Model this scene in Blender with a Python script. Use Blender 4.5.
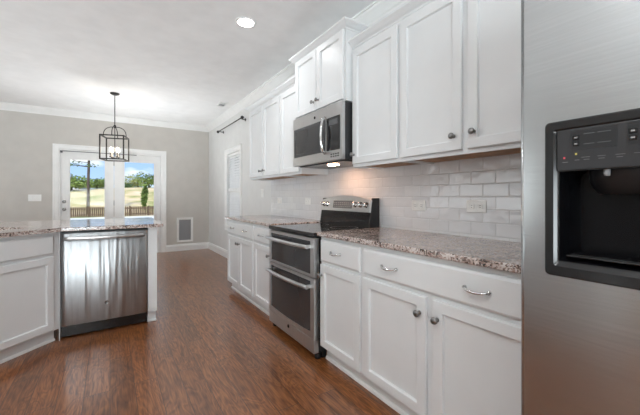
import bpy, bmesh, math, random
from math import pi, sin, cos, radians
from mathutils import Vector, Matrix

random.seed(7)
scene = bpy.context.scene
COL = scene.collection
for o in list(bpy.data.objects):
    bpy.data.objects.remove(o)

# ------------------------------------------------------------------ camera
cam_data = bpy.data.cameras.new('camera')
cam = bpy.data.objects.new('camera', cam_data)
COL.objects.link(cam)
cam.location = (0, 0, 1.16)
cam.rotation_euler = (radians(90), 0, radians(-33.2))
cam_data.sensor_width = 36
cam_data.lens = 36 * 321 / 640
cam_data.shift_y = -10.5 / 640
cam_data.clip_start = 0.02
cam_data.clip_end = 500
scene.camera = cam

# ------------------------------------------------------------------ exposure
scene.view_settings.view_transform = 'Standard'
scene.view_settings.look = 'None'
scene.view_settings.exposure = 0.40
scene.view_settings.gamma = 1.0
scene.view_settings.use_curve_mapping = False
scene.cycles.max_bounces = 10
scene.cycles.diffuse_bounces = 6
scene.cycles.glossy_bounces = 5
scene.cycles.transparent_max_bounces = 12
scene.cycles.sample_clamp_indirect = 4.0
scene.cycles.caustics_reflective = False
scene.cycles.use_denoising = True

# ------------------------------------------------------------------ sky
world = bpy.data.worlds.new('sky')
scene.world = world
world.use_nodes = True
wn = world.node_tree
wn.nodes.clear()
w_out = wn.nodes.new('ShaderNodeOutputWorld')
w_bg = wn.nodes.new('ShaderNodeBackground')
w_tc = wn.nodes.new('ShaderNodeTexCoord')
w_sep = wn.nodes.new('ShaderNodeSeparateXYZ')
w_ramp = wn.nodes.new('ShaderNodeValToRGB')
w_ramp.color_ramp.elements[0].position = 0.0
w_ramp.color_ramp.elements[0].color = (0.50, 0.68, 0.95, 1)
w_ramp.color_ramp.elements[1].position = 0.22
w_ramp.color_ramp.elements[1].color = (0.20, 0.42, 0.86, 1)
w_noise = wn.nodes.new('ShaderNodeTexNoise')
w_noise.inputs['Scale'].default_value = 7.0
w_noise.inputs['Detail'].default_value = 5.0
w_map = wn.nodes.new('ShaderNodeMapping')
w_map.inputs['Scale'].default_value = (1, 1, 2.6)
w_cr = wn.nodes.new('ShaderNodeValToRGB')
w_cr.color_ramp.elements[0].position = 0.50
w_cr.color_ramp.elements[1].position = 0.66
w_mix = wn.nodes.new('ShaderNodeMixRGB')
w_mix.inputs[2].default_value = (1.0, 1.0, 1.0, 1)
wn.links.new(w_tc.outputs['Generated'], w_sep.inputs[0])
wn.links.new(w_sep.outputs['Z'], w_ramp.inputs[0])
wn.links.new(w_tc.outputs['Generated'], w_map.inputs[0])
wn.links.new(w_map.outputs[0], w_noise.inputs['Vector'])
wn.links.new(w_noise.outputs[0], w_cr.inputs[0])
wn.links.new(w_cr.outputs[0], w_mix.inputs[0])
wn.links.new(w_ramp.outputs[0], w_mix.inputs[1])
wn.links.new(w_mix.outputs[0], w_bg.inputs[0])
w_bg.inputs[1].default_value = 1.0
wn.links.new(w_bg.outputs[0], w_out.inputs[0])

# ------------------------------------------------------------------ sun and added fill lamps
def light(name, kind, loc, rot, energy, color=(1, 1, 1), **kw):
    d = bpy.data.lights.new(name, kind)
    d.energy = energy
    d.color = color
    for k, v in kw.items():
        setattr(d, k, v)
    o = bpy.data.objects.new(name, d)
    o.location = loc
    o.rotation_euler = rot
    COL.objects.link(o)
    return o

light('sun', 'SUN', (0, -10, 30), (radians(50), 0, radians(-25)), 4.6, (1, 0.95, 0.86), angle=0.01)
# added fill lamps without fixtures: behind and left of the camera, inside the french door
light('back_fill', 'AREA', (-2.1, -2.9, 1.25), (radians(130), 0, 0), 245, (0.865, 0.957, 1.0), shape='RECTANGLE', size=3.8, size_y=2.0, spread=radians(120))
light('left_fill', 'AREA', (-4.35, 4.6, 1.4), (radians(120), 0, radians(-90)), 46, (0.865, 0.957, 1.0), shape='RECTANGLE', size=3.2, size_y=2.2, spread=radians(130))
light('door_upward_fill', 'AREA', (0.35, 7.15, 0.35), (radians(-150), 0, 0), 14.5, (0.92, 0.975, 1.0), shape='RECTANGLE', size=0.9, size_y=0.5, spread=radians(110))

# ------------------------------------------------------------------ materials
def new_mat(name):
    m = bpy.data.materials.new(name)
    m.use_nodes = True
    nt = m.node_tree
    return m, nt, nt.nodes['Principled BSDF']

def N(nt, kind, **inp):
    n = nt.nodes.new(kind)
    for k, v in inp.items():
        n.inputs[k].default_value = v
    return n

def ramp(nt, stops):
    r = nt.nodes.new('ShaderNodeValToRGB')
    cr = r.color_ramp
    while len(cr.elements) < len(stops):
        cr.elements.new(0.5)
    for e, (p, c) in zip(cr.elements, stops):
        e.position = p
        e.color = (c[0], c[1], c[2], 1)
    return r

def simple(name, col, rough=0.5, metal=0.0, var=0.03, scale=6.0, bump=0.0, bscale=60.0, spec=0.5, coat=0.0):
    m, nt, b = new_mat(name)
    tc = nt.nodes.new('ShaderNodeTexCoord')
    n = N(nt, 'ShaderNodeTexNoise', Scale=scale, Detail=3.0)
    nt.links.new(tc.outputs['Object'], n.inputs['Vector'])
    lo = [max(0, c * (1 - var)) for c in col]
    hi = [min(1, c * (1 + var)) for c in col]
    r = ramp(nt, [(0.3, lo), (0.7, hi)])
    nt.links.new(n.outputs[0], r.inputs[0])
    nt.links.new(r.outputs[0], b.inputs['Base Color'])
    b.inputs['Roughness'].default_value = rough
    b.inputs['Metallic'].default_value = metal
    b.inputs['Specular IOR Level'].default_value = spec
    b.inputs['Coat Weight'].default_value = coat
    if bump:
        n2 = N(nt, 'ShaderNodeTexNoise', Scale=bscale, Detail=2.0)
        nt.links.new(tc.outputs['Object'], n2.inputs['Vector'])
        bp = N(nt, 'ShaderNodeBump', Strength=bump, Distance=0.002)
        nt.links.new(n2.outputs[0], bp.inputs['Height'])
        nt.links.new(bp.outputs[0], b.inputs['Normal'])
    return m

def emit(name, col, strength):
    m, nt, b = new_mat(name)
    b.inputs['Base Color'].default_value = (*col, 1)
    b.inputs['Emission Color'].default_value = (*col, 1)
    b.inputs['Emission Strength'].default_value = strength
    return m

def steel(name, col=(0.60, 0.60, 0.60), rough=0.34, vert=True, wav=0.10, wscale=3.0, aniso=0.8):
    m, nt, b = new_mat(name)
    tc = nt.nodes.new('ShaderNodeTexCoord')
    mp = nt.nodes.new('ShaderNodeMapping')
    mp.inputs['Scale'].default_value = (260, 260, 2.0) if vert else (2, 2, 260)
    n = N(nt, 'ShaderNodeTexNoise', Scale=1.0, Detail=2.0)
    nt.links.new(tc.outputs['Object'], mp.inputs[0])
    nt.links.new(mp.outputs[0], n.inputs['Vector'])
    r = ramp(nt, [(0.3, [c * 0.95 for c in col]), (0.7, [min(1, c * 1.05) for c in col])])
    nt.links.new(n.outputs[0], r.inputs[0])
    nt.links.new(r.outputs[0], b.inputs['Base Color'])
    b.inputs['Metallic'].default_value = 1.0
    b.inputs['Roughness'].default_value = rough
    # horizontal brushing spreads reflections up and down
    b.inputs['Anisotropic'].default_value = aniso
    tv = nt.nodes.new('ShaderNodeCombineXYZ')
    tv.inputs[0].default_value, tv.inputs[1].default_value, tv.inputs[2].default_value = 0.02, 0.03, 1.0
    nt.links.new(tv.outputs[0], b.inputs['Tangent'])
    mp2 = nt.nodes.new('ShaderNodeMapping')
    mp2.inputs['Scale'].default_value = (wscale, wscale, wscale * 0.08)
    n2 = N(nt, 'ShaderNodeTexNoise', Scale=1.6, Detail=2.0)
    nt.links.new(tc.outputs['Object'], mp2.inputs[0])
    nt.links.new(mp2.outputs[0], n2.inputs['Vector'])
    bp = N(nt, 'ShaderNodeBump', Strength=wav, Distance=0.03)
    nt.links.new(n2.outputs[0], bp.inputs['Height'])
    nt.links.new(bp.outputs[0], b.inputs['Normal'])
    return m

M = {}
M['wall'] = simple('wall_paint_greige', (0.575, 0.55, 0.515), 0.75, bump=0.08, bscale=220)
M['wall_window_lit'] = simple('wall_paint_window_lit', (0.72, 0.72, 0.71), 0.7, bump=0.08, bscale=220)  # paler copy for the right wall; window light put into the colour
M['ceiling'] = simple('ceiling_paint', (0.88, 0.88, 0.88), 0.85, bump=0.08, bscale=180)
M['trim'] = simple('trim_white_paint', (0.84, 0.84, 0.83), 0.4)
M['cab'] = simple('cabinet_white_paint', (0.755, 0.765, 0.770), 0.36, var=0.015)
M['woodply'] = simple('cabinet_underside_wood', (0.36, 0.19, 0.085), 0.55, var=0.25, scale=14)
M['steel'] = steel('brushed_stainless')
M['steel_wavy'] = steel('wavy_stainless', (0.42, 0.435, 0.445), 0.33, True, 0.30, 8.0)
M['steel_fridge'] = steel('fridge_stainless', (0.515, 0.53, 0.535), 0.25, False, 0.10, 1.5, 0.4)
M['chrome'] = simple('polished_chrome', (0.72, 0.72, 0.72), 0.16, 1.0)
M['nickel'] = simple('dark_nickel', (0.26, 0.255, 0.25), 0.28, 1.0)
M['black'] = simple('black_plastic', (0.012, 0.012, 0.013), 0.4)
M['black_gloss'] = simple('black_gloss', (0.010, 0.010, 0.011), 0.08, spec=0.6)
M['oven_glass'] = simple('oven_glass', (0.040, 0.040, 0.043), 0.09, spec=0.6)
M['charcoal'] = simple('charcoal_panel', (0.032, 0.032, 0.034), 0.25)
M['dark_gloss'] = simple('dispenser_frame', (0.016, 0.016, 0.0165), 0.14)
M['cavity'] = simple('cavity_black', (0.004, 0.004, 0.005), 0.25, spec=0.2)
M['iron'] = simple('dark_iron', (0.035, 0.032, 0.03), 0.45, 0.6)
M['mark'] = simple('pale_marking', (0.27, 0.27, 0.27), 0.5)
M['mark_dim'] = simple('grey_marking', (0.11, 0.11, 0.115), 0.5)
M['plate'] = simple('wall_plate_white', (0.82, 0.82, 0.80), 0.35)
M['slot'] = simple('slot_dark', (0.05, 0.05, 0.05), 0.6)
M['filter'] = simple('grille_grey', (0.30, 0.30, 0.31), 0.6)
M['blind'] = simple('blind_white', (0.85, 0.85, 0.84), 0.5)
M['sink'] = simple('sink_bisque', (0.74, 0.71, 0.64), 0.3)
M['display'] = simple('display_grey', (0.10, 0.105, 0.11), 0.2)
M['red_led'] = emit('red_led', (0.55, 0.05, 0.07), 0.25)
M['amber_led'] = emit('amber_led', (0.5, 0.42, 0.1), 0.35)
M['bulb'] = emit('bulb_glow', (1.0, 0.93, 0.8), 5.0)
M['can_lens'] = emit('can_lens_glow', (1.0, 0.97, 0.92), 14.0)
M['hood_lens'] = emit('hood_lens_glow', (1.0, 0.55, 0.32), 85.0)
M['bark'] = simple('bark', (0.075, 0.055, 0.045), 0.9, var=0.3, scale=3)
M['leaf_pine'] = simple('leaf_pine', (0.07, 0.13, 0.05), 0.8, var=0.4, scale=0.8)
M['leaf_green'] = simple('leaf_green', (0.16, 0.23, 0.06), 0.8, var=0.4, scale=0.5)
M['leaf_olive'] = simple('leaf_olive', (0.26, 0.28, 0.09), 0.8, var=0.35, scale=0.5)
M['fence'] = simple('fence_wood', (0.10, 0.066, 0.042), 0.8, var=0.2, scale=2)
M['concrete'] = simple('patio_concrete', (0.66, 0.65, 0.62), 0.85, var=0.06, scale=1.5)

def make_glass():
    m = bpy.data.materials.new('window_glass')
    m.use_nodes = True
    nt = m.node_tree
    nt.nodes.clear()
    o = nt.nodes.new('ShaderNodeOutputMaterial')
    t = nt.nodes.new('ShaderNodeBsdfTransparent')
    t.inputs[0].default_value = (0.97, 0.985, 0.98, 1)
    g = nt.nodes.new('ShaderNodeBsdfGlossy')
    g.inputs['Roughness'].default_value = 0.02
    f = nt.nodes.new('ShaderNodeFresnel')
    f.inputs[0].default_value = 1.18
    mx = nt.nodes.new('ShaderNodeMixShader')
    nt.links.new(f.outputs[0], mx.inputs[0])
    nt.links.new(t.outputs[0], mx.inputs[1])
    nt.links.new(g.outputs[0], mx.inputs[2])
    nt.links.new(mx.outputs[0], o.inputs[0])
    return m
M['glass'] = make_glass()

def make_floor():
    m, nt, b = new_mat('hardwood_planks')
    tc = nt.nodes.new('ShaderNodeTexCoord')
    rot = nt.nodes.new('ShaderNodeMapping')
    rot.inputs['Rotation'].default_value = (0, 0, radians(90))
    nt.links.new(tc.outputs['Object'], rot.inputs[0])
    br = nt.nodes.new('ShaderNodeTexBrick')
    br.offset = 0.37
    br.offset_frequency = 2
    br.inputs['Color1'].default_value = (0, 0, 0, 1)
    br.inputs['Color2'].default_value = (1, 1, 1, 1)
    br.inputs['Mortar'].default_value = (0.5, 0.5, 0.5, 1)
    br.inputs['Scale'].default_value = 1.0
    br.inputs['Mortar Size'].default_value = 0.0018
    br.inputs['Mortar Smooth'].default_value = 0.3
    br.inputs['Brick Width'].default_value = 1.15
    br.inputs['Row Height'].default_value = 0.127
    nt.links.new(rot.outputs[0], br.inputs['Vector'])
    # grain: each plank shifts the grain pattern
    sep = nt.nodes.new('ShaderNodeSeparateColor')
    nt.links.new(br.outputs['Color'], sep.inputs[0])
    shift = nt.nodes.new('ShaderNodeCombineXYZ')
    mul = nt.nodes.new('ShaderNodeMath'); mul.operation = 'MULTIPLY'; mul.inputs[1].default_value = 23.0
    nt.links.new(sep.outputs[0], mul.inputs[0])
    nt.links.new(mul.outputs[0], shift.inputs[1])
    nt.links.new(mul.outputs[0], shift.inputs[2])
    add = nt.nodes.new('ShaderNodeVectorMath'); add.operation = 'ADD'
    nt.links.new(tc.outputs['Object'], add.inputs[0])
    nt.links.new(shift.outputs[0], add.inputs[1])
    st = nt.nodes.new('ShaderNodeMapping')
    st.inputs['Scale'].default_value = (9.0, 1.7, 1.0)
    nt.links.new(add.outputs[0], st.inputs[0])
    wv = nt.nodes.new('ShaderNodeTexNoise')
    wv.inputs['Scale'].default_value = 1.3
    wv.inputs['Detail'].default_value = 2.0
    wv.inputs['Distortion'].default_value = 1.2
    nt.links.new(st.outputs[0], wv.inputs['Vector'])
    # contour lines of the noise give the cathedral grain
    m2 = nt.nodes.new('ShaderNodeMath'); m2.operation = 'MULTIPLY'; m2.inputs[1].default_value = 8.0
    fr = nt.nodes.new('ShaderNodeMath'); fr.operation = 'PINGPONG'; fr.inputs[1].default_value = 0.5
    nt.links.new(wv.outputs[0], m2.inputs[0]); nt.links.new(m2.outputs[0], fr.inputs[0])
    fine = nt.nodes.new('ShaderNodeMapping'); fine.inputs['Scale'].default_value = (120, 7, 1)
    nt.links.new(add.outputs[0], fine.inputs[0])
    fn = nt.nodes.new('ShaderNodeTexNoise'); fn.inputs['Scale'].default_value = 1.0; fn.inputs['Detail'].default_value = 3.0
    nt.links.new(fine.outputs[0], fn.inputs['Vector'])
    fs = nt.nodes.new('ShaderNodeMath'); fs.operation = 'MULTIPLY'; fs.inputs[1].default_value = 0.55
    nt.links.new(fr.outputs[0], fs.inputs[0])
    mixg = nt.nodes.new('ShaderNodeMath'); mixg.operation = 'ADD'
    nt.links.new(fs.outputs[0], mixg.inputs[0]); nt.links.new(fn.outputs[0], mixg.inputs[1])
    gr = ramp(nt, [(0.34, (0.085, 0.026, 0.007)), (0.62, (0.195, 0.067, 0.020)), (0.92, (0.33, 0.125, 0.040))])
    nt.links.new(mixg.outputs[0], gr.inputs[0])
    tone = ramp(nt, [(0.0, (0.84, 0.83, 0.82)), (0.5, (1.0, 1.0, 1.0)), (1.0, (1.16, 1.15, 1.12))])
    nt.links.new(sep.outputs[0], tone.inputs[0])
    mt = nt.nodes.new('ShaderNodeMixRGB'); mt.blend_type = 'MULTIPLY'; mt.inputs[0].default_value = 1.0
    nt.links.new(gr.outputs[0], mt.inputs[1]); nt.links.new(tone.outputs[0], mt.inputs[2])
    seam = nt.nodes.new('ShaderNodeMixRGB'); seam.inputs[2].default_value = (0.045, 0.018, 0.010, 1)
    nt.links.new(br.outputs['Fac'], seam.inputs[0]); nt.links.new(mt.outputs[0], seam.inputs[1])
    nt.links.new(seam.outputs[0], b.inputs['Base Color'])
    b.inputs['Roughness'].default_value = 0.30
    b.inputs['Specular IOR Level'].default_value = 0.6
    b.inputs['Coat Weight'].default_value = 0.45
    b.inputs['Coat Roughness'].default_value = 0.13
    # hand-scraped relief
    sc = nt.nodes.new('ShaderNodeMapping'); sc.inputs['Scale'].default_value = (14, 3.5, 1)
    nt.links.new(add.outputs[0], sc.inputs[0])
    sn = nt.nodes.new('ShaderNodeTexNoise'); sn.inputs['Scale'].default_value = 1.0; sn.inputs['Detail'].default_value = 2.0
    nt.links.new(sc.outputs[0], sn.inputs['Vector'])
    b1 = N(nt, 'ShaderNodeBump', Strength=0.35, Distance=0.004)
    nt.links.new(sn.outputs[0], b1.inputs['Height'])
    b2 = N(nt, 'ShaderNodeBump', Strength=0.5, Distance=0.002)
    b2.invert = True
    nt.links.new(br.outputs['Fac'], b2.inputs['Height']); nt.links.new(b1.outputs[0], b2.inputs['Normal'])
    b3 = N(nt, 'ShaderNodeBump', Strength=0.18, Distance=0.0015)
    nt.links.new(mixg.outputs[0], b3.inputs['Height']); nt.links.new(b2.outputs[0], b3.inputs['Normal'])
    nt.links.new(b3.outputs[0], b.inputs['Normal'])
    return m
M['floor'] = make_floor()

def make_granite():
    m, nt, b = new_mat('granite')
    tc = nt.nodes.new('ShaderNodeTexCoord')
    v = N(nt, 'ShaderNodeTexVoronoi', Scale=135.0)
    v.inputs['Randomness'].default_value = 1.0
    warp = N(nt, 'ShaderNodeTexNoise', Scale=30.0, Detail=3.0)
    addv = nt.nodes.new('ShaderNodeMixRGB'); addv.blend_type = 'ADD'; addv.inputs[0].default_value = 0.05
    nt.links.new(tc.outputs['Object'], warp.inputs['Vector'])
    nt.links.new(tc.outputs['Object'], addv.inputs[1]); nt.links.new(warp.outputs['Color'], addv.inputs[2])
    nt.links.new(addv.outputs[0], v.inputs['Vector'])
    sep = nt.nodes.new('ShaderNodeSeparateColor')
    nt.links.new(v.outputs['Color'], sep.inputs[0])
    big = N(nt, 'ShaderNodeTexNoise', Scale=16.0, Detail=4.0)
    nt.links.new(tc.outputs['Object'], big.inputs['Vector'])
    a = nt.nodes.new('ShaderNodeMath'); a.operation = 'MULTIPLY'; a.inputs[1].default_value = 0.55
    nt.links.new(sep.outputs[0], a.inputs[0])
    c = nt.nodes.new('ShaderNodeMath'); c.operation = 'MULTIPLY'; c.inputs[1].default_value = 0.75
    nt.links.new(big.outputs[0], c.inputs[0])
    s = nt.nodes.new('ShaderNodeMath'); s.operation = 'ADD'
    nt.links.new(a.outputs[0], s.inputs[0]); nt.links.new(c.outputs[0], s.inputs[1])
    r = ramp(nt, [(0.37, (0.016, 0.013, 0.012)), (0.45, (0.08, 0.055, 0.045)), (0.54, (0.25, 0.175, 0.15)),
                  (0.63, (0.44, 0.325, 0.285)), (0.74, (0.54, 0.45, 0.41)), (0.87, (0.66, 0.60, 0.57))])
    nt.links.new(s.outputs[0], r.inputs[0])
    nt.links.new(r.outputs[0], b.inputs['Base Color'])
    b.inputs['Roughness'].default_value = 0.12
    b.inputs['Specular IOR Level'].default_value = 1.0
    return m
M['granite'] = make_granite()

def make_tile():
    m, nt, b = new_mat('subway_tile')
    tc = nt.nodes.new('ShaderNodeTexCoord')
    sp = nt.nodes.new('ShaderNodeSeparateXYZ'); cb = nt.nodes.new('ShaderNodeCombineXYZ')
    nt.links.new(tc.outputs['Object'], sp.inputs[0])
    nt.links.new(sp.outputs['Y'], cb.inputs[0]); nt.links.new(sp.outputs['Z'], cb.inputs[1])
    br = nt.nodes.new('ShaderNodeTexBrick')
    br.offset = 0.5
    br.inputs['Scale'].default_value = 1.0
    br.inputs['Color1'].default_value = (0.70, 0.70, 0.715, 1)
    br.inputs['Color2'].default_value = (0.76, 0.76, 0.77, 1)
    br.inputs['Mortar'].default_value = (0.63, 0.63, 0.63, 1)
    br.inputs['Mortar Size'].default_value = 0.0016
    br.inputs['Mortar Smooth'].default_value = 0.1
    br.inputs['Brick Width'].default_value = 0.153
    br.inputs['Row Height'].default_value = 0.0775
    nt.links.new(cb.outputs[0], br.inputs['Vector'])
    nt.links.new(br.outputs['Color'], b.inputs['Base Color'])
    b.inputs['Roughness'].default_value = 0.10
    wn_ = N(nt, 'ShaderNodeTexNoise', Scale=14.0, Detail=1.0)
    nt.links.new(cb.outputs[0], wn_.inputs['Vector'])
    b1 = N(nt, 'ShaderNodeBump', Strength=0.28, Distance=0.010)
    nt.links.new(wn_.outputs[0], b1.inputs['Height'])
    # wide pillowed edge of each tile
    br2 = nt.nodes.new('ShaderNodeTexBrick')
    br2.offset = 0.5
    for k, val in (('Scale', 1.0), ('Mortar Size', 0.006), ('Mortar Smooth', 1.0), ('Brick Width', 0.153), ('Row Height', 0.0775)):
        br2.inputs[k].default_value = val
    nt.links.new(cb.outputs[0], br2.inputs['Vector'])
    b2 = N(nt, 'ShaderNodeBump', Strength=0.35, Distance=0.003)
    b2.invert = True
    nt.links.new(br2.outputs['Fac'], b2.inputs['Height']); nt.links.new(b1.outputs[0], b2.inputs['Normal'])
    nt.links.new(b2.outputs[0], b.inputs['Normal'])
    return m
M['tile'] = make_tile()

def make_ground():
    m, nt, b = new_mat('sandy_ground')
    tc = nt.nodes.new('ShaderNodeTexCoord')
    n = N(nt, 'ShaderNodeTexNoise', Scale=0.25, Detail=6.0)
    nt.links.new(tc.outputs['Object'], n.inputs['Vector'])
    r = ramp(nt, [(0.35, (0.26, 0.27, 0.09)), (0.50, (0.52, 0.41, 0.22)), (0.7, (0.66, 0.52, 0.37))])
    nt.links.new(n.outputs[0], r.inputs[0]); nt.links.new(r.outputs[0], b.inputs['Base Color'])
    b.inputs['Roughness'].default_value = 0.95
    return m
M['ground'] = make_ground()

# ------------------------------------------------------------------ builders
def build(name, bm, mat, parent=None, kind=None):
    bmesh.ops.recalc_face_normals(bm, faces=bm.faces[:])
    me = bpy.data.meshes.new(name)
    bm.to_mesh(me)
    bm.free()
    me.materials.append(M[mat] if isinstance(mat, str) else mat)
    o = bpy.data.objects.new(name, me)
    COL.objects.link(o)
    if parent is not None:
        o.parent = parent
    if kind:
        o['kind'] = kind
    return o

def tag(o, label, cat, group=None):
    o['label'] = label
    o['category'] = cat
    if group:
        o['group'] = group
    return o

def empty(name, loc=(0, 0, 0), rz=0.0, label=None, cat=None, group=None):
    o = bpy.data.objects.new(name, None)
    o.empty_display_size = 0.1
    o.location = loc
    o.rotation_euler = (0, 0, rz)
    COL.objects.link(o)
    if label:
        tag(o, label, cat, group)
    return o

def copy_tree(o, parent=None):
    c = o.copy()
    COL.objects.link(c)
    c.parent = parent
    for ch in list(o.children):
        copy_tree(ch, c)
    return c

def nb():
    return bmesh.new()

def box(bm, x0, x1, y0, y1, z0, z1, bev=0.0, seg=2):
    r = bmesh.ops.create_cube(bm, size=1.0)
    vs = r['verts']
    for v in vs:
        v.co = Vector(((x0 + x1) / 2 + v.co.x * (x1 - x0), (y0 + y1) / 2 + v.co.y * (y1 - y0), (z0 + z1) / 2 + v.co.z * (z1 - z0)))
    if bev > 0:
        es = list({e for v in vs for e in v.link_edges})
        bmesh.ops.bevel(bm, geom=es, offset=bev, segments=seg, affect='EDGES', profile=0.5)
    return bm

def loft(bm, loops, cap0=True, cap1=True, smooth=False, closed=True):
    rows = [[bm.verts.new(p) for p in lp] for lp in loops]
    n = len(rows[0])
    for a, b in zip(rows[:-1], rows[1:]):
        for i in range(n if closed else n - 1):
            j = (i + 1) % n
            f = bm.faces.new((a[i], a[j], b[j], b[i]))
            f.smooth = smooth
    if cap0:
        bm.faces.new(rows[0])
    if cap1:
        bm.faces.new(rows[-1][::-1])
    return rows

def panel(bm, x0, x1, z0, z1, rings):
    """nested rectangles facing -y: rings = (inset, protrusion)"""
    loops = []
    for ins, out in rings:
        loops.append([(x0 + ins, -out, z0 + ins), (x1 - ins, -out, z0 + ins), (x1 - ins, -out, z1 - ins), (x0 + ins, -out, z1 - ins)])
    loft(bm, loops)

def tube(bm, pts, r, seg=10, caps=True, flat=1.0):
    pts = [Vector(p) for p in pts]
    rs = r if isinstance(r, (list, tuple)) else [r] * len(pts)
    loops = []
    t0 = (pts[1] - pts[0]).normalized()
    up = Vector((0, 0, 1)) if abs(t0.z) < 0.9 else Vector((1, 0, 0))
    nrm = t0.cross(up).normalized()
    for i, p in enumerate(pts):
        t = (pts[min(i + 1, len(pts) - 1)] - pts[max(i - 1, 0)]).normalized()
        nrm = (nrm - t * nrm.dot(t)).normalized()
        bn = t.cross(nrm)
        loops.append([p + (nrm * cos(a) * flat + bn * sin(a)) * rs[i] for a in [2 * pi * k / seg for k in range(seg)]])
    loft(bm, loops, caps, caps, smooth=True)

def lathe(bm, prof, origin=(0, 0, 0), axis='Z', seg=20):
    """prof: (radius, height along axis)"""
    loops = []
    for r, hgt in prof:
        lp = []
        for k in range(seg):
            a = 2 * pi * k / seg
            c, s = cos(a) * max(r, 1e-5), sin(a) * max(r, 1e-5)
            if axis == 'Z':
                p = (c, s, hgt)
            elif axis == 'Y':
                p = (c, hgt, s)
            else:
                p = (hgt, c, s)
            lp.append(Vector(p) + Vector(origin))
        loops.append(lp)
    loft(bm, loops, True, True, smooth=True)

def sweep(bm, path, prof, side=1, closed=False, mapf=None):
    """profile (out, height) carried along a 2D path with mitred corners; side=+1 puts 'out' to the left of travel"""
    P = [Vector(p) for p in path]
    n = len(P)
    mit = []
    for i in range(n):
        ds = []
        if i > 0 or closed:
            ds.append((P[i] - P[i - 1]).normalized())
        if i < n - 1 or closed:
            ds.append((P[(i + 1) % n] - P[i]).normalized())
        ns = [Vector((-d.y, d.x)) * side for d in ds]
        if len(ns) == 1:
            mit.append(ns[0])
        else:
            k = 1 + ns[0].dot(ns[1])
            mit.append((ns[0] + ns[1]) / k)
    if mapf is None:
        mapf = lambda p, hgt: Vector((p.x, p.y, hgt))
    loops = [[mapf(P[i] + mit[i] * o_, h_) for o_, h_ in prof] for i in range(n)]
    if closed:
        loops.append(loops[0])
    loft(bm, loops, not closed, not closed)
    if closed:
        bmesh.ops.remove_doubles(bm, verts=bm.verts[:], dist=1e-6)

def boolean_cut(o, cutter):
    md = o.modifiers.new('cut', 'BOOLEAN')
    md.operation = 'DIFFERENCE'
    md.solver = 'EXACT'
    md.object = cutter
    dg = bpy.context.evaluated_depsgraph_get()
    dg.update()
    me = bpy.data.meshes.new_from_object(o.evaluated_get(dg))
    o.modifiers.clear()
    o.data = me
    bpy.data.objects.remove(cutter)

XW, YF, ZC = 1.87, 7.45, 2.74        # right wall, far wall, ceiling
XL, YB = -4.6, -3.1                  # left wall, back wall
RZ_RIGHT = radians(-90)              # a front that faces -x

# ------------------------------------------------------------------ room shell
bm = nb(); box(bm, XL, XW + 0.2, YB, YF + 0.2, -0.06, 0.0); build('floor', bm, 'floor', kind='structure')
bm = nb(); box(bm, XL - 0.2, XW + 0.2, YB - 0.2, YF + 0.2, ZC, ZC + 0.1); build('ceiling', bm, 'ceiling', kind='structure')
DX0, DX1, DZ = -0.77, 0.905, 2.03     # french door opening
bm = nb()
box(bm, XL, DX0, YF, YF + 0.16, 0, ZC); box(bm, DX1, XW, YF, YF + 0.16, 0, ZC); box(bm, DX0, DX1, YF, YF + 0.16, DZ, ZC)
build('wall_far', bm, 'wall', kind='structure')
WY0, WY1, WZ0, WZ1 = 5.36, 6.09, 0.62, 1.965   # side window opening
bm = nb()
box(bm, XW, XW + 0.16, YB, WY0, 0, ZC); box(bm, XW, XW + 0.16, WY1, YF + 0.16, 0, ZC)
box(bm, XW, XW + 0.16, WY0, WY1, 0, WZ0); box(bm, XW, XW + 0.16, WY0, WY1, WZ1, ZC)
build('wall_right', bm, 'wall_window_lit', kind='structure')
bm = nb(); box(bm, XL - 0.16, XL, YB, YF + 0.16, 0, ZC); build('wall_left', bm, 'wall', kind='structure')
bm = nb(); box(bm, XL - 0.16, XW + 0.16, YB - 0.16, YB, 0, ZC); build('wall_back', bm, 'wall', kind='structure')

base_prof = [(0.0, 0.0), (0.016, 0.0), (0.016, 0.105), (0.011, 0.118), (0.011, 0.135), (0.005, 0.142), (0.0, 0.142)]
crown_prof = [(0.0, -0.115), (0.008, -0.115), (0.012, -0.098), (0.020, -0.092), (0.034, -0.070), (0.052, -0.046), (0.066, -0.032),
              (0.072, -0.018), (0.084, -0.014), (0.084, 0.0), (0.0, 0.0)]
bm = nb(); sweep(bm, [(DX1 + 0.09, YF), (XW, YF)], base_prof, side=-1); build('baseboard_far', bm, 'trim', kind='structure')
bm = nb(); sweep(bm, [(XL, YF), (DX0 - 0.09, YF)], base_prof, side=-1); build('baseboard_left', bm, 'trim', kind='structure')
bm = nb(); sweep(bm, [(XW, YF - 0.0165), (XW, 4.09)], base_prof, side=-1); build('baseboard_right', bm, 'trim', kind='structure')
bm = nb()
sweep(bm, [(XL, YF), (XW, YF), (XW, YB)], [(o_, ZC + h_) for o_, h_ in crown_prof], side=-1)
build('trim_1', bm, 'trim', kind='structure')

# far-wall french door: casing, jambs and two glazed leaves
def xz_far(y):
    return lambda p, hgt: Vector((p.x, y - hgt, p.y))
casing_prof = [(0.0, 0.0), (0.0, 0.012), (0.012, 0.016), (0.06, 0.018), (0.078, 0.024), (0.09, 0.024), (0.09, 0.0)]
bm = nb()
sweep(bm, [(DX0, 0.0), (DX0, DZ), (DX1, DZ), (DX1, 0.0)], casing_prof, side=1, mapf=xz_far(YF))
build('trim_2', bm, 'trim', kind='structure')
bm = nb()
box(bm, DX0, DX0 + 0.02, YF, YF + 0.16, 0, DZ); box(bm, DX1 - 0.02, DX1, YF, YF + 0.16, 0, DZ)
box(bm, DX0 + 0.02, DX1 - 0.02, YF, YF + 0.16, DZ - 0.02, DZ)
box(bm, DX0 + 0.02, DX1 - 0.02, YF, YF + 0.16, 0.0, 0.02)
build('trim_3', bm, 'trim', kind='structure')

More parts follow.
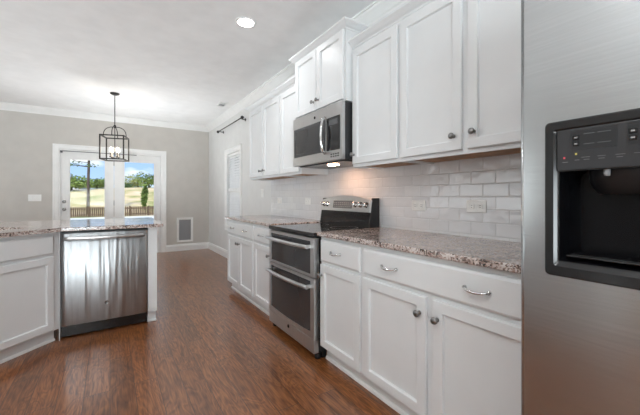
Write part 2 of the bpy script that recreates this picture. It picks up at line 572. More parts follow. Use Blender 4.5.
def door_leaf(name, x0, x1, gx0, gx1, gz0=0.27, gz1=1.865):
    root = empty(name, ((x0 + x1) / 2, YF + 0.03, 0.022))
    root['kind'] = 'structure'
    cx = (x0 + x1) / 2
    a, b, c, d = x0 - cx, x1 - cx, gx0 - cx, gx1 - cx
    bm = nb()
    H = DZ - 0.022 - 0.025
    box(bm, a, c, 0, 0.044, 0, H); box(bm, d, b, 0, 0.044, 0, H)
    box(bm, c, d, 0, 0.044, 0, gz0); box(bm, c, d, 0, 0.044, gz1 - 0.022, H)
    build('leaf_frame', bm, 'trim', root)
    bm = nb()
    sweep(bm, [(c, gz0), (d, gz0), (d, gz1 - 0.022), (c, gz1 - 0.022)], [(-0.012, 0.0), (-0.012, 0.006), (0.0, 0.010), (0.022, 0.004), (0.022, 0.0)],
          side=-1, closed=True, mapf=lambda p, hgt: Vector((p.x, -hgt, p.y)))
    build('glazing_bead', bm, 'trim', root)
    bm = nb(); box(bm, c + 0.001, d - 0.001, 0.018, 0.024, gz0 + 0.001, gz1 - 0.023); build('glass_pane', bm, 'glass', root)
    return root, cx
d1, c1 = door_leaf('door_1', DX0 + 0.024, 0.064, -0.625, -0.075)
for z, nm in ((1.075 - 0.022, 'deadbolt'), (0.935 - 0.022, 'door_knob')):
    bm = nb()
    if nm == 'deadbolt':
        lathe(bm, [(0.030, 0.0), (0.030, -0.010), (0.024, -0.016), (0.0, -0.018)], (-0.700 - c1, 0, z), 'Y', 20)
        box(bm, -0.700 - c1 - 0.004, -0.700 - c1 + 0.004, -0.034, -0.014, z - 0.014, z + 0.014, 0.002)
    else:
        lathe(bm, [(0.030, 0.0), (0.030, -0.006), (0.013, -0.012), (0.012, -0.034), (0.024, -0.042), (0.028, -0.054), (0.022, -0.064), (0.0, -0.067)], (-0.700 - c1, 0, z), 'Y', 20)
    build(nm, bm, 'nickel', d1)
d2, c2 = door_leaf('door_2', 0.070, DX1 - 0.024, 0.232, 0.775)
for z in (0.25, 1.02, 1.80):
    bm = nb(); lathe(bm, [(0.006, z - 0.05), (0.006, z + 0.05)], (0.067 - c1, -0.004, 0), 'Z', 8); build('hinge', bm, 'nickel', d1)
bm = nb(); box(bm, DX0 + 0.03, 0.45, YF - 0.03, YF - 0.002, 1.994, 2.004)  # grey strip stands in for the shadow in the gap above the leaves
box(bm, DX0 + 0.015, DX0 + 0.05, YF - 0.035, YF - 0.002, 1.965, 2.004, 0.004)
tag(build('gap_shadow_and_sensor', bm, 'mark_dim'), 'thin grey strip drawn for the gap shadow, with sensor block, along the top of the french door frame', 'gap shadow and sensor')

# side window on the right wall
def yz_right(x):
    return lambda p, hgt: Vector((x - hgt, p.x, p.y))
bm = nb()
sweep(bm, [(WY0, WZ0), (WY1, WZ0), (WY1, WZ1), (WY0, WZ1)], casing_prof, side=-1, closed=True, mapf=yz_right(XW))
build('trim_4', bm, 'trim', kind='structure')
win = empty('window_1', (XW + 0.10, (WY0 + WY1) / 2, WZ0)); win['kind'] = 'structure'
hw, hh = (WY1 - WY0) / 2, WZ1 - WZ0
bm = nb()
for s0, s1 in ((0.0, hh * 0.53), (hh * 0.53, hh)):
    box(bm, 0, 0.04, -hw, -hw + 0.045, s0, s1); box(bm, 0, 0.04, hw - 0.045, hw, s0, s1)
    box(bm, 0, 0.04, -hw + 0.045, hw - 0.045, s0, s0 + 0.035); box(bm, 0, 0.04, -hw + 0.045, hw - 0.045, s1 - 0.035, s1)
build('window_sash', bm, 'trim', win)
bm = nb(); box(bm, 0.018, 0.022, -hw + 0.045, hw - 0.045, 0.035, hh - 0.035); build('window_pane', bm, 'glass', win)
bl = empty('window_blind', (XW + 0.045, (WY0 + WY1) / 2, WZ0), 0, 'white slatted blind filling the side window on the right wall', 'blind')
bm = nb(); box(bm, -0.03, 0.03, -hw + 0.004, hw - 0.004, hh - 0.05, hh - 0.002, 0.004); build('headrail', bm, 'blind', bl)
bm = nb()
ns = 27
for i in range(ns):
    z = 0.05 + (hh - 0.12) * i / (ns - 1)
    if abs(z - hh * 0.5) < 0.035:
        continue
    y0, y1 = -hw + 0.008, hw - 0.008
    dx, dz = 0.027 * cos(radians(62)), 0.027 * sin(radians(62))
    loft(bm, [[(-dx, y, z - dz), (dx, y, z + dz), (dx - 0.002, y, z + dz + 0.003), (-dx - 0.002, y, z - dz + 0.003)] for y in (y0, y1)])
build('slats', bm, 'blind', bl)
bm = nb(); box(bm, -0.026, 0.026, -hw + 0.006, hw - 0.006, 0.004, 0.024, 0.003); build('bottom_rail', bm, 'blind', bl)
bm = nb(); box(bm, -0.028, 0.020, -hw + 0.002, hw - 0.002, hh * 0.5 - 0.03, hh * 0.5 + 0.03, 0.003); build('middle_rail', bm, 'blind', bl)

# tiled backsplash
bm = nb(); box(bm, XW - 0.008, XW - 0.0005, 0.30, 4.085, 0.60, 1.50)
box(bm, XW - 0.008, XW - 0.0005, 1.91, 2.69, 1.50, 1.56)
build('wall_backsplash', bm, 'tile', kind='structure')

# ------------------------------------------------------------------ cabinets (local frame: x to the right seen from the front, y into the cabinet, z up)
RAISED = [(0.004, 0.0), (0.004, 0.004), (0.0, 0.004), (0.0, 0.016), (0.004, 0.020), (0.050, 0.020), (0.053, 0.0185), (0.056, 0.005), (0.062, 0.005)]
SLAB = [(0.004, 0.0), (0.004, 0.004), (0.0, 0.004), (0.0, 0.011), (0.004, 0.015), (0.013, 0.020), (0.018, 0.020)]

def add_door(parent, x0, x1, z0, z1, knob=None):
    d = build('door', (lambda b: (panel(b, x0, x1, z0, z1, RAISED), b)[1])(nb()), 'cab', parent)
    if knob:
        kx, kz = knob
        b = nb()
        lathe(b, [(0.010, -0.0195), (0.010, -0.022), (0.006, -0.025), (0.0055, -0.033), (0.013, -0.038), (0.0165, -0.044), (0.0155, -0.050), (0.009, -0.054), (0.0, -0.055)],
              (kx, 0, kz), 'Y', 18)
        build('knob', b, 'nickel', d)
    return d

def add_drawer(parent, x0, x1, z0, z1, pulls=(), pz=None):
    d = build('drawer', (lambda b: (panel(b, x0, x1, z0, z1, SLAB), b)[1])(nb()), 'cab', parent)
    pz = pz if pz is not None else (z0 + z1) / 2
    for px in pulls:
        b = nb()
        L = 0.052
        pts, rs = [], []
        for i in range(15):
            t = -1 + 2 * i / 14
            pts.append((px + t * L, -0.020 - 0.024 * (1 - t ** 4) - 0.002, pz - 0.006 * (1 - t * t)))
            rs.append(0.0042 + 0.0018 * (1 - abs(t)) + 0.003 * max(0, abs(t) - 0.8) * 5)
        tube(b, pts, rs, 10)
        for s in (-1, 1):
            lathe(b, [(0.010, -0.0195), (0.010, -0.023), (0.006, -0.027), (0.005, -0.030)], (px + s * L, 0, pz), 'Y', 14)
        build('pull', b, 'chrome', d)
    return d

ZB = 0.884                        # top of base cabinets
def base_cabinet(loc, rz, w, depth, label, group, end_left=False, end_right=False, toe=0.05):
    root = empty('base_cabinet', loc, rz, label, 'cabinet', group)
    b = nb()
    box(b, 0, w, 0, depth, 0.098, ZB)
    box(b, 0, w, toe, depth, 0.0, 0.098)
    build('body', b, 'cab', root)
    b = nb()
    sweep(b, [(0, toe), (w, toe)], [(0.0, 0.0), (0.014, 0.0), (0.014, 0.006), (0.010, 0.016), (0.0, 0.020)], side=-1)
    build('shoe_molding', b, 'trim', root)
    return root

DEPTH = XW - 0.010 - 1.26
def right_base(y_start, w, label, group):
    # local x = 0 is the end nearest the far wall (left as seen from the front)
    return base_cabinet((1.26, y_start, 0), RZ_RIGHT, w, DEPTH, label, group)

G_BASE = 'white base cabinets along the right wall'
# beyond the range
c = right_base(4.06, 0.894, 'white double-door base cabinet at the far end beside the side window', G_BASE)
add_drawer(c, 0.035, 0.880, 0.709, 0.858, (0.225, 0.665), 0.790)
add_door(c, 0.035, 0.450, 0.112, 0.688, (0.425, 0.622)); add_door(c, 0.458, 0.880, 0.112, 0.688, (0.484, 0.622))
c = right_base(3.165, 0.475, 'narrow white base cabinet just beyond the range on its far side', G_BASE)
add_drawer(c, 0.016, 0.440, 0.709, 0.858, (0.215,), 0.787)
add_door(c, 0.016, 0.440, 0.112, 0.688, (0.408, 0.612))
# this side of the range
c = right_base(1.908, 0.455, 'narrow white base cabinet just this side of the range', G_BASE)
add_drawer(c, 0.012, 0.437, 0.709, 0.858, (0.198,), 0.787)
add_door(c, 0.012, 0.437, 0.112, 0.688, (0.034, 0.614))
c = right_base(1.453, 0.960, 'wide white base cabinet with two doors standing beside the refrigerator', G_BASE)
add_drawer(c, 0.014, 0.945, 0.709, 0.858, (0.227, 0.715), 0.784)
add_door(c, 0.014, 0.463, 0.112, 0.688, (0.428, 0.607)); add_door(c, 0.499, 0.945, 0.112, 0.688, (0.528, 0.604))

# upper cabinets
CROWN = [(0.0, 0.0), (0.006, 0.0), (0.010, 0.010), (0.022, 0.018), (0.036, 0.032), (0.046, 0.040), (0.050, 0.044), (0.050, 0.056), (0.0, 0.056)]
def upper_cabinet(y_start, w, z0, z1, xf, label, group, crown_path, name='upper_cabinet', wood=True):
    dep = XW - 0.010 - xf
    root = empty(name, (xf, y_start, z0), RZ_RIGHT, label, 'cabinet', group)
    h = z1 - z0
    b = nb()
    box(b, 0, w, 0, dep, 0.028, h)
    box(b, 0, w, 0, 0.02, 0.0, 0.028); box(b, 0, 0.016, 0.02, dep, 0.0, 0.028); box(b, w - 0.016, w, 0.02, dep, 0.0, 0.028)
    build('body', b, 'cab', root)
    if wood:
        b = nb(); box(b, 0.016, w - 0.016, 0.02, dep, 0.012, 0.0279); build('bottom_panel', b, 'woodply', root)
    b = nb()
    sweep(b, crown_path(w, dep), [(o_, h - 0.016 + h_) for o_, h_ in CROWN], side=-1)
    build('crown', b, 'cab', root)
    return root
ZU0, ZU1, XU = 1.385, 2.30, 1.55
G_UP = 'white wall cabinets along the right wall'
front = lambda w, d: [(0, 0), (w, 0)]
lret = lambda w, d: [(0, d), (0, 0), (w, 0)]
rret = lambda w, d: [(0, 0), (w, 0), (w, d)]
both = lambda w, d: [(0, d), (0, 0), (w, 0), (w, d)]
hU = ZU1 - ZU0
c = upper_cabinet(4.066, 0.926, ZU0, ZU1, XU, 'white double-door wall cabinet farthest from the refrigerator, next to the window', G_UP, lret)
add_door(c, 0.020, 0.455, 0.022, 0.872, (0.418, 0.090)); add_door(c, 0.482, 0.916, 0.022, 0.872, (0.523, 0.090))
c = upper_cabinet(3.139, 0.444, ZU0, ZU1, XU, 'single-door white wall cabinet on the far side of the microwave', G_UP, front)
add_door(c, 0.012, 0.424, 0.022, 0.872)
c = upper_cabinet(1.908, 0.477, ZU0, ZU1, XU, 'single-door white wall cabinet on the near side of the microwave', G_UP, front)
add_door(c, 0.012, 0.462, 0.022, 0.875, (0.034, 0.092))
c = upper_cabinet(1.4305, 0.935, ZU0, ZU1, XU, 'wide double-door white wall cabinet next to the refrigerator', G_UP, front)
add_door(c, 0.012, 0.434, 0.022, 0.875, (0.392, 0.098)); add_door(c, 0.468, 0.922, 0.022, 0.875, (0.505, 0.104))
c = upper_cabinet(2.690, 0.779, 1.888, 2.44, 1.485, 'short raised white two-door cabinet above the microwave', G_UP, both, 'over_range_cabinet', False)
add_door(c, 0.018, 0.382, 0.014, 0.540, (0.350, 0.085)); add_door(c, 0.392, 0.760, 0.014, 0.540, (0.424, 0.088))

# ------------------------------------------------------------------ counters
def slab(name, poly, z0, z1, mat, bev=0.006):
    b = nb()
    lo = [b.verts.new((x, y, z0)) for x, y in poly]
    hi = [b.verts.new((x, y, z1)) for x, y in poly]
    b.faces.new(lo[::-1]); b.faces.new(hi)
    n = len(poly)
    for i in range(n):
        j = (i + 1) % n
        b.faces.new((lo[i], lo[j], hi[j], hi[i]))
    es = [e for e in b.edges if abs(e.verts[0].co.z - e.verts[1].co.z) < 1e-6]
    bmesh.ops.bevel(b, geom=es, offset=bev, segments=3, affect='EDGES', profile=0.5)
    return build(name, b, mat)

ZT0, ZT = 0.8845, 0.915
tag(slab('countertop', [(1.225, 0.486), (XW - 0.0085, 0.486), (XW - 0.0085, 1.906), (1.225, 1.906)], ZT0, ZT, 'granite'),
    'speckled brown granite countertop between the range and the refrigerator', 'countertop', 'granite countertops')
tag(slab('countertop', [(1.225, 2.692), (XW - 0.0085, 2.692), (XW - 0.0085, 4.095), (1.225, 4.095)], ZT0, ZT, 'granite'),
    'granite countertop beyond the range, running toward the side window', 'countertop', 'granite countertops')
s2 = math.sqrt(0.5)
CF = Vector((-0.345, 3.32))                     # where the corner cabinet meets the peninsula
def cl(x, y):                                   # corner-cabinet local -> world
    return (CF.x + (x - y) * s2, CF.y + (x + y) * s2)
a_ = cl(-0.035, -0.035); left_end = cl(-0.935, -0.03)
rc = 0.05
pen = [(0.42 - rc, 3.27)] + [(0.42 - rc + rc * sin(t), 3.27 + rc - rc * cos(t)) for t in [pi / 2 * k / 6 for k in range(1, 7)]]
pen += [(0.42 - rc + rc * cos(t), 4.37 - rc + rc * sin(t)) for t in [pi / 2 * k / 6 for k in range(0, 7)]]
k_ = 0.03 * math.tan(radians(22.5))
pen += [(-1.66, 4.37), (-1.66, 0.60), (left_end[0] + 0.02, 0.60), (left_end[0] + 0.02, left_end[1] + 0.02), (CF.x + 0.02, 3.27)]
pc = slab('countertop', pen, ZT0, ZT, 'granite')
tag(pc, 'granite peninsula countertop over the dishwasher with the corner sink cut into it', 'countertop', 'granite countertops')
SX0, SX1, SY0, SY1 = -0.84, -0.085, 0.20, 0.58
bm = nb(); box(bm, SX0, SX1, SY0, SY1, 0.80, 1.0, 0.02)
cut = build('cutter', bm, 'granite')
cut.matrix_world = Matrix.Translation((CF.x, CF.y, 0)) @ Matrix.Rotation(radians(45), 4, 'Z')
boolean_cut(pc, cut)
snk = empty('kitchen_sink', (CF.x, CF.y, 0.70), radians(45), 'pale undermount sink set into the peninsula countertop corner', 'sink')
bm = nb()
e = 0.0
def rect(i, z):
    return [(SX0 + i, SY0 + i, z), (SX1 - i, SY0 + i, z), (SX1 - i, SY1 - i, z), (SX0 + i, SY1 - i, z)]
loft(bm, [rect(-0.02, 0.0), rect(-0.02, 0.183), rect(-0.004, 0.183), rect(0.0, 0.17), rect(0.01, 0.03), rect(0.03, 0.012)])
build('basin', bm, 'sink', snk)
bm = nb(); lathe(bm, [(0.045, 0.012), (0.045, 0.015), (0.03, 0.014), (0.0, 0.013)], ((SX0 + SX1) / 2, (SY0 + SY1) / 2, 0), 'Z', 20); build('drain', bm, 'chrome', snk)

# ------------------------------------------------------------------ peninsula
c = base_cabinet((CF.x - 0.93 * s2, CF.y - 0.93 * s2, 0), radians(45), 0.93, 0.50, 'white angled sink cabinet left of the dishwasher', 'white peninsula cabinets')
for ch in c.children:
    if ch.name.startswith('body'):       # open top so the sink hangs inside
        b = nb()
        box(b, 0, 0.93, 0, 0.018, 0.098, ZB); box(b, 0, 0.018, 0.018, 0.50, 0.098, 0.65); box(b, 0.912, 0.93, 0.018, 0.40, 0.098, 0.65)
        box(b, 0.018, 0.912, 0.018, 0.50, 0.098, 0.116); box(b, 0, 0.93, 0.05, 0.068, 0.0, 0.098)
        b.to_mesh(ch.data); b.free()
add_drawer(c, 0.065, 0.880, 0.709, 0.858)
add_door(c, 0.065, 0.385, 0.112, 0.688, (0.358, 0.622)); add_door(c, 0.397, 0.880, 0.112, 0.688, (0.424, 0.622))

lx = CF.x - 0.93 * s2
for yy, lb in ((1.752, 'white base cabinet of the left run, next to the angled sink cabinet'), (0.846, 'white base cabinet at the near end of the left run')):
    c = base_cabinet((lx, yy, 0), radians(90), 0.904, 0.60, lb, 'white peninsula cabinets')
    add_drawer(c, 0.015, 0.889, 0.709, 0.858, (0.22, 0.68), 0.787)
    add_door(c, 0.015, 0.447, 0.112, 0.688, (0.420, 0.615)); add_door(c, 0.457, 0.889, 0.112, 0.688, (0.484, 0.615))
bm = nb(); box(bm, -0.3445, -0.3375, 3.318, 3.90, 0.0, ZB); tag(build('peninsula_filler', bm, 'cab'), 'narrow white filler strip between dishwasher and angled sink cabinet', 'cabinet panel', 'white peninsula cabinets')
pe = empty('peninsula_end_panel', (0.291, 3.32, 0), 0, 'white end panel closing the peninsula right of the dishwasher', 'cabinet panel', 'white peninsula cabinets')
bm = nb(); box(bm, 0, 0.074, 0, 0.68, 0.108, ZB); build('panel', bm, 'cab', pe)
bm = nb(); box(bm, 0, 0.070, 0.055, 0.68, 0.0, 0.1079); box(bm, 0, 0.074, 0.043, 0.68, 0.0, 0.018, 0.004); build('plinth', bm, 'cab', pe)
bm = nb(); box(bm, -1.2, 0.365, 4.001, 4.05, 0, ZB); tag(build('peninsula_back_panel', bm, 'cab'), 'white panel under the peninsula counter overhang behind the dishwasher', 'cabinet panel', 'white peninsula cabinets')

# dishwasher
dwx0, dwx1 = -0.3365, 0.2895
dw = empty('dishwasher', ((dwx0 + dwx1) / 2, 3.345, 0), 0, 'stainless steel dishwasher with a bowed bar handle in the peninsula', 'dishwasher')
W2 = (dwx1 - dwx0) / 2 - 0.002
bm = nb(); box(bm, -W2, W2, 0.0, 0.58, 0.10, 0.872); build('tub', bm, 'black', dw)
bm = nb()
cols, loops = 24, []
def bow(x): return 0.012 * (1 - (x / W2) ** 2)
outline = []
for z, ins, y in ((0.112, 0.0, 0.0), (0.112, 0.0, -0.036), (0.116, 0.004, -0.040), (0.862, 0.004, -0.040), (0.866, 0.0, -0.036), (0.866, 0.0, 0.0)):
    loops.append([(-W2 + ins + (2 * (W2 - ins)) * i / cols, y - (bow(-W2 + 2 * W2 * i / cols) if y < -0.02 else 0), z) for i in range(cols + 1)])
rows = [[bm.verts.new(p) for p in lp] for lp in loops]
for a, b in zip(rows[:-1], rows[1:]):
    for i in range(cols):
        f = bm.faces.new((a[i], a[i + 1], b[i + 1], b[i])); f.smooth = abs(a[0].co.z - b[0].co.z) > 0.3
bm.faces.new([r[0] for r in rows]); bm.faces.new([r[-1] for r in rows][::-1])
door_ = build('door', bm, 'steel_wavy', dw)
bm = nb()
pts = [(-0.285 + 0.57 * i / 20, -0.066 - 0.022 * (1 - (2 * i / 20 - 1) ** 2), 0.822) for i in range(21)]
tube(bm, pts, 0.015, 12, flat=0.7)
for s in (-1, 1):
    box(bm, s * 0.262 - 0.012, s * 0.262 + 0.012, -0.072, -0.038, 0.810, 0.834, 0.003)
build('handle', bm, 'steel', door_)
def emblem(parent, x, y, z, r, plate='chrome'):
    """small round badge with a script letter mark, facing -y"""
    b = nb()
    lathe(b, [(r, 0), (r, -0.002), (r * 0.92, -0.003), (r * 0.84, -0.002), (0, -0.002)], (x, y, z), 'Y', 24)
    e_ = build('emblem', b, plate, parent)
    b = nb()
    for s in (-1, 1):
        pts = []
        for i in range(13):
            t = i / 12 * 1.6 * pi
            pts.append((x + s * r * 0.30 + r * 0.26 * cos(t) * s, y - 0.0026, z + r * 0.42 * sin(t)))
        tube(b, pts, r * 0.07, 6)
    build('emblem_letters', b, 'charcoal', e_)
emblem(door_, 0.0, -0.052, 0.262, 0.016, 'nickel')
bm = nb(); box(bm, -W2, W2, 0.012, 0.03, 0.012, 0.108); box(bm, -W2, W2, 0.0, 0.012, 0.085, 0.108)
build('toe_panel', bm, 'black_gloss', dw)

# ------------------------------------------------------------------ range (local frame like the cabinets; front plane of the doors at y = 0)
RW = 0.765
rg = empty('kitchen_range', (1.205, 2.682, 0), RZ_RIGHT, 'stainless double-oven electric range with black glass cooktop', 'range')
D_R = XW - 0.010 - 1.205
bm = nb(); box(bm, 0.006, RW - 0.006, 0.045, D_R - 0.005, 0.05, 0.872)
build('body', bm, 'black', rg)
bm = nb(); box(bm, 0.012, RW - 0.012, 0.075, 0.11, 0.0, 0.06)
build('toe_kick', bm, 'black', rg)
for fx in (0.03, RW - 0.03):
    for fy in (0.05, D_R - 0.06):
        bm = nb(); lathe(bm, [(0.022, 0.0), (0.022, 0.03), (0.012, 0.034), (0.012, 0.052)], (fx, fy, 0), 'Z', 14); build('leveling_foot', bm, 'black', rg)
bm = nb()
box(bm, 0.0, RW, -0.006, D_R - 0.005, 0.874, 0.906, 0.006, 2)
build('cooktop', bm, 'black_gloss', rg)
for bx, by, br_ in ((0.20, 0.17, 0.105), (0.20, 0.42, 0.08), (0.565, 0.17, 0.08), (0.565, 0.42, 0.115)):
    n = 40
    bm = nb()
    o1 = [bm.verts.new((bx + br_ * cos(2 * pi * k / n), by + br_ * sin(2 * pi * k / n), 0.9064)) for k in range(n)]
    o2 = [bm.verts.new((bx + (br_ - 0.004) * cos(2 * pi * k / n), by + (br_ - 0.004) * sin(2 * pi * k / n), 0.9064)) for k in range(n)]
    for k in range(n):
        bm.faces.new((o1[k], o1[(k + 1) % n], o2[(k + 1) % n], o2[k]))
    build('burner_ring', bm, 'mark_dim', rg)

def oven_door(z0, z1, gz0, gz1, hz, arch=0.0):
    b = nb()
    g0, g1 = 0.040, RW - 0.052
    # stainless frame around the glass
    n = 16
    rows = []
    outer_b = [(0.004 + (RW - 0.008) * i / n, z0) for i in range(n + 1)]
    inner_b = [(g0 + (g1 - g0) * i / n, gz0 + arch * (1 - (2 * i / n - 1) ** 2) * -1) for i in range(n + 1)]
    inner_t = [(g0 + (g1 - g0) * i / n, gz1) for i in range(n + 1)]
    outer_t = [(0.004 + (RW - 0.008) * i / n, z1) for i in range(n + 1)]
    def strip(A, B, yA, yB):
        va = [b.verts.new((x, yA, z)) for x, z in A]; vb = [b.verts.new((x, yB, z)) for x, z in B]
        for i in range(len(A) - 1):
            b.faces.new((va[i], va[i + 1], vb[i + 1], vb[i]))
    strip(outer_b, inner_b, 0.0, 0.0); strip(inner_t, outer_t, 0.0, 0.0)
    strip([outer_b[0], outer_t[0]], [inner_b[0], inner_t[0]], 0.0, 0.0)
    strip([inner_b[-1], inner_t[-1]], [outer_b[-1], outer_t[-1]], 0.0, 0.0)
    # sides and lip into the glass
    ring_o = outer_b + outer_t[::-1]
    ring_i = inner_b + inner_t[::-1]
    strip(ring_o + [ring_o[0]], ring_o + [ring_o[0]], 0.0, 0.042)
    strip(ring_i + [ring_i[0]], ring_i + [ring_i[0]], 0.0, 0.006)
    bmesh.ops.remove_doubles(b, verts=b.verts[:], dist=1e-5)
    d = build('oven_door', b, 'steel', rg)
    b = nb()
    ring = [(x, 0.004, z) for x, z in ring_i]; back = [(x, 0.030, z) for x, z in ring_i]
    loft(b, [back, ring])
    w_ = build('oven_window', b, 'oven_glass', d)
    b = nb()
    pts = [(0.034 + (RW - 0.066) * i / 20, -0.040 - 0.022 * (1 - (2 * i / 20 - 1) ** 2), hz) for i in range(21)]
    tube(b, pts, 0.0145, 12)
    for s in (0.050, RW - 0.050):
        box(b, s - 0.012, s + 0.012, -0.050, 0.001, hz - 0.012, hz + 0.012, 0.003)
    build('handle', b, 'steel', d)
    return d
oven_door(0.588, 0.866, 0.606, 0.842, 0.805)
d_lo = oven_door(0.150, 0.580, 0.192, 0.556, 0.520, 0.012)
bm = nb(); box(bm, 0.004, RW - 0.004, 0.0, 0.042, 0.048, 0.146, 0.003)
dr_ = build('bottom_drawer', bm, 'steel', rg)
emblem(dr_, 0.375, 0.0, 0.118, 0.015, 'charcoal')
# back guard with the controls
yb = D_R - 0.105
bm = nb(); box(bm, 0.030, RW - 0.036, yb, D_R - 0.006, 0.90, 1.05, 0.003)
build('backguard', bm, 'black_gloss', rg)
tilt = Matrix.Translation((0, yb - 0.008, 1.035)) @ Matrix.Rotation(radians(-10), 4, 'X')
n = 20
bm = nb()
def arch_top(t): return 0.100 + 0.042 * (1 - (2 * t - 1) ** 2)
fr_lo = [Vector((0.020 + (RW - 0.046) * i / n, 0, 0.0)) for i in range(n + 1)]
fr_hi = [Vector((0.020 + (RW - 0.046) * i / n, 0, arch_top(i / n))) for i in range(n + 1)]
ringf = fr_lo + fr_hi[::-1]
ringb = [p + Vector((0, 0.05, 0)) for p in ringf]
ringm = [p + Vector((0, 0.004, 0)) for p in ringf]
cent = Vector((RW / 2, 0, 0.055))
ringi = [cent + (p - cent) * 0.985 for p in ringf]
loft(bm, [[tilt @ p for p in ringb], [tilt @ p for p in ringm], [tilt @ p for p in ringi]])
cp = build('control_panel', bm, 'steel', rg)
bm = nb()
box(bm, RW / 2 - 0.155, RW / 2 + 0.125, -0.003, 0.004, 0.026, 0.094, 0.002)
bm.transform(tilt); disp = build('display', bm, 'display', cp)
bm = nb()
for r_ in range(3):
    for k in range(9):
        x = RW / 2 - 0.140 + k * 0.029
        z = 0.036 + r_ * 0.017
        box(bm, x, x + 0.017, -0.0036, -0.003, z, z + 0.006)
bm.transform(tilt); build('key_markings', bm, 'mark', disp)
for kx in (0.075, 0.130, 0.550, 0.620, 0.690):
    bm = nb()
    lathe(bm, [(0.026, 0.002), (0.026, -0.004), (0.020, -0.008), (0.018, -0.028), (0.015, -0.031), (0.0, -0.031)], (kx, 0, 0.060), 'Y', 20)
    box(bm, kx - 0.004, kx + 0.004, -0.036, -0.028, 0.045, 0.075, 0.0015)
    bm.transform(tilt); build('knob', bm, 'chrome', cp)
for ex in (0.018, RW - 0.036):
    bm = nb()
    pf = [(yb - 0.012, 0.908), (D_R - 0.006, 0.908), (D_R - 0.006, 1.15), (yb + 0.025, 1.15)]
    loft(bm, [[(x, y, z) for y, z in pf] for x in (ex, ex + 0.012)])
    build('end_cap', bm, 'black', rg)

# ------------------------------------------------------------------ microwave
MW = 0.765
mw = empty('microwave', (1.45, 2.682, 1.445), RZ_RIGHT, 'stainless over-the-range microwave with a dark door window', 'microwave')
D_M = XW - 0.010 - 1.45
bm = nb(); box(bm, 0.002, MW - 0.002, 0.03, D_M, 0.004, 0.436); build('case', bm, 'charcoal', mw)
bm = nb(); box(bm, 0.0, MW, 0.0, 0.032, 0.0, 0.440, 0.004)
fc = build('front_panel', bm, 'steel', mw)
bm = nb(); box(bm, 0.030, 0.546, -0.006, 0.003, 0.078, 0.338, 0.003); build('door_window', bm, 'oven_glass', fc)
bm = nb(); box(bm, 0.075, 0.470, -0.0072, -0.006, 0.105, 0.312); build('window_mesh', bm, 'charcoal', fc)
bm = nb(); box(bm, 0.567, 0.738, -0.006, 0.003, 0.078, 0.338, 0.003)
cpn = build('control_panel', bm, 'black_gloss', fc)
bm = nb(); box(bm, 0.600, 0.718, -0.0066, -0.006, 0.275, 0.318); build('display', bm, 'display', cpn)
bm = nb()
for k in range(4):
    for r_ in range(2):
        box(bm, 0.618 + k * 0.03, 0.638 + k * 0.03, -0.0008, 0.0, 0.026 + r_ * 0.018, 0.035 + r_ * 0.018)
build('button_markings', bm, 'charcoal', fc)
bm = nb()
tube(bm, [(0.556, -0.008, 0.060), (0.556, -0.034, 0.085), (0.556, -0.046, 0.14), (0.556, -0.050, 0.205), (0.556, -0.046, 0.27), (0.556, -0.034, 0.325), (0.556, -0.008, 0.350)], 0.0125, 12)
build('handle', bm, 'chrome', fc)
emblem(fc, 0.385, -0.0005, 0.385, 0.012, 'charcoal')
bm = nb(); box(bm, 0.05, MW - 0.05, 0.05, D_M - 0.02, -0.008, 0.004); under = build('underside_grille', bm, 'charcoal', mw)
bm = nb(); box(bm, 0.385, 0.475, 0.13, 0.19, -0.012, -0.008, 0.001); build('task_light', bm, 'hood_lens', under)

# ------------------------------------------------------------------ refrigerator
XFR = 1.03
fr = empty('refrigerator', (1.14, 0.470, 0), RZ_RIGHT, 'large stainless side-by-side refrigerator with water dispenser at the right', 'refrigerator')
FW, FH = 0.91, 1.78
bm = nb(); box(bm, 0.004, FW - 0.004, 0.0, XW - 0.03 - 1.14, 0.03, FH - 0.015); build('body', bm, 'charcoal', fr)
for fx in (0.06, FW - 0.06):
    bm = nb(); lathe(bm, [(0.03, 0.0), (0.03, 0.03)], (fx, 0.08, 0), 'Z', 14); build('foot', bm, 'black', fr)
bm = nb(); box(bm, 0.01, FW - 0.01, -0.03, -0.002, 0.012, 0.085); build('kick_grille', bm, 'black', fr)
FY = -(1.14 - XFR)            # front plane of the doors
# left (freezer) door with an opening for the dispenser
dz0, dz1 = 0.944, 1.366
dx0, dx1 = 0.061, 0.335       # dispenser outline in local x
def rounded_door(x0, x1):
    b = nb()
    prof = []
    R = 0.014
    for k in range(7):
        a = pi / 2 * k / 6
        prof.append((x0 + R - R * cos(a), FY + R - R * sin(a)))
    m_ = 12
    for i in range(1, m_):
        t = i / m_
        prof.append((x0 + R + (x1 - x0 - 2 * R) * t, FY))
    for k in range(7):
        a = pi / 2 * (1 - k / 6)
        prof.append((x1 - R + R * cos(a), FY + R - R * sin(a)))
    prof += [(x1, -0.004), (x0, -0.004)]
    lo = [b.verts.new((x, y, 0.10)) for x, y in prof]; hi = [b.verts.new((x, y, FH)) for x, y in prof]
    n_ = len(prof)
    for i in range(n_):
        f = b.faces.new((lo[i], lo[(i + 1) % n_], hi[(i + 1) % n_], hi[i]))
        f.smooth = (i < 6 or 6 + m_ <= i < n_ - 3)
    b.faces.new(lo[::-1]); b.faces.new(hi)
    return b
fdoor = build('freezer_door', rounded_door(-0.010, 0.397), 'steel_fridge', fr)
bm = nb(); box(bm, dx0 + 0.004, dx1 - 0.004, FY - 0.02, FY + 0.095, dz0 + 0.004, dz1 - 0.004)
cut = build('cutter', bm, 'black', fr)
bpy.context.view_layer.update()
boolean_cut(fdoor, cut)
rdoor = build('fridge_door', rounded_door(0.403, FW), 'steel_fridge', fr)
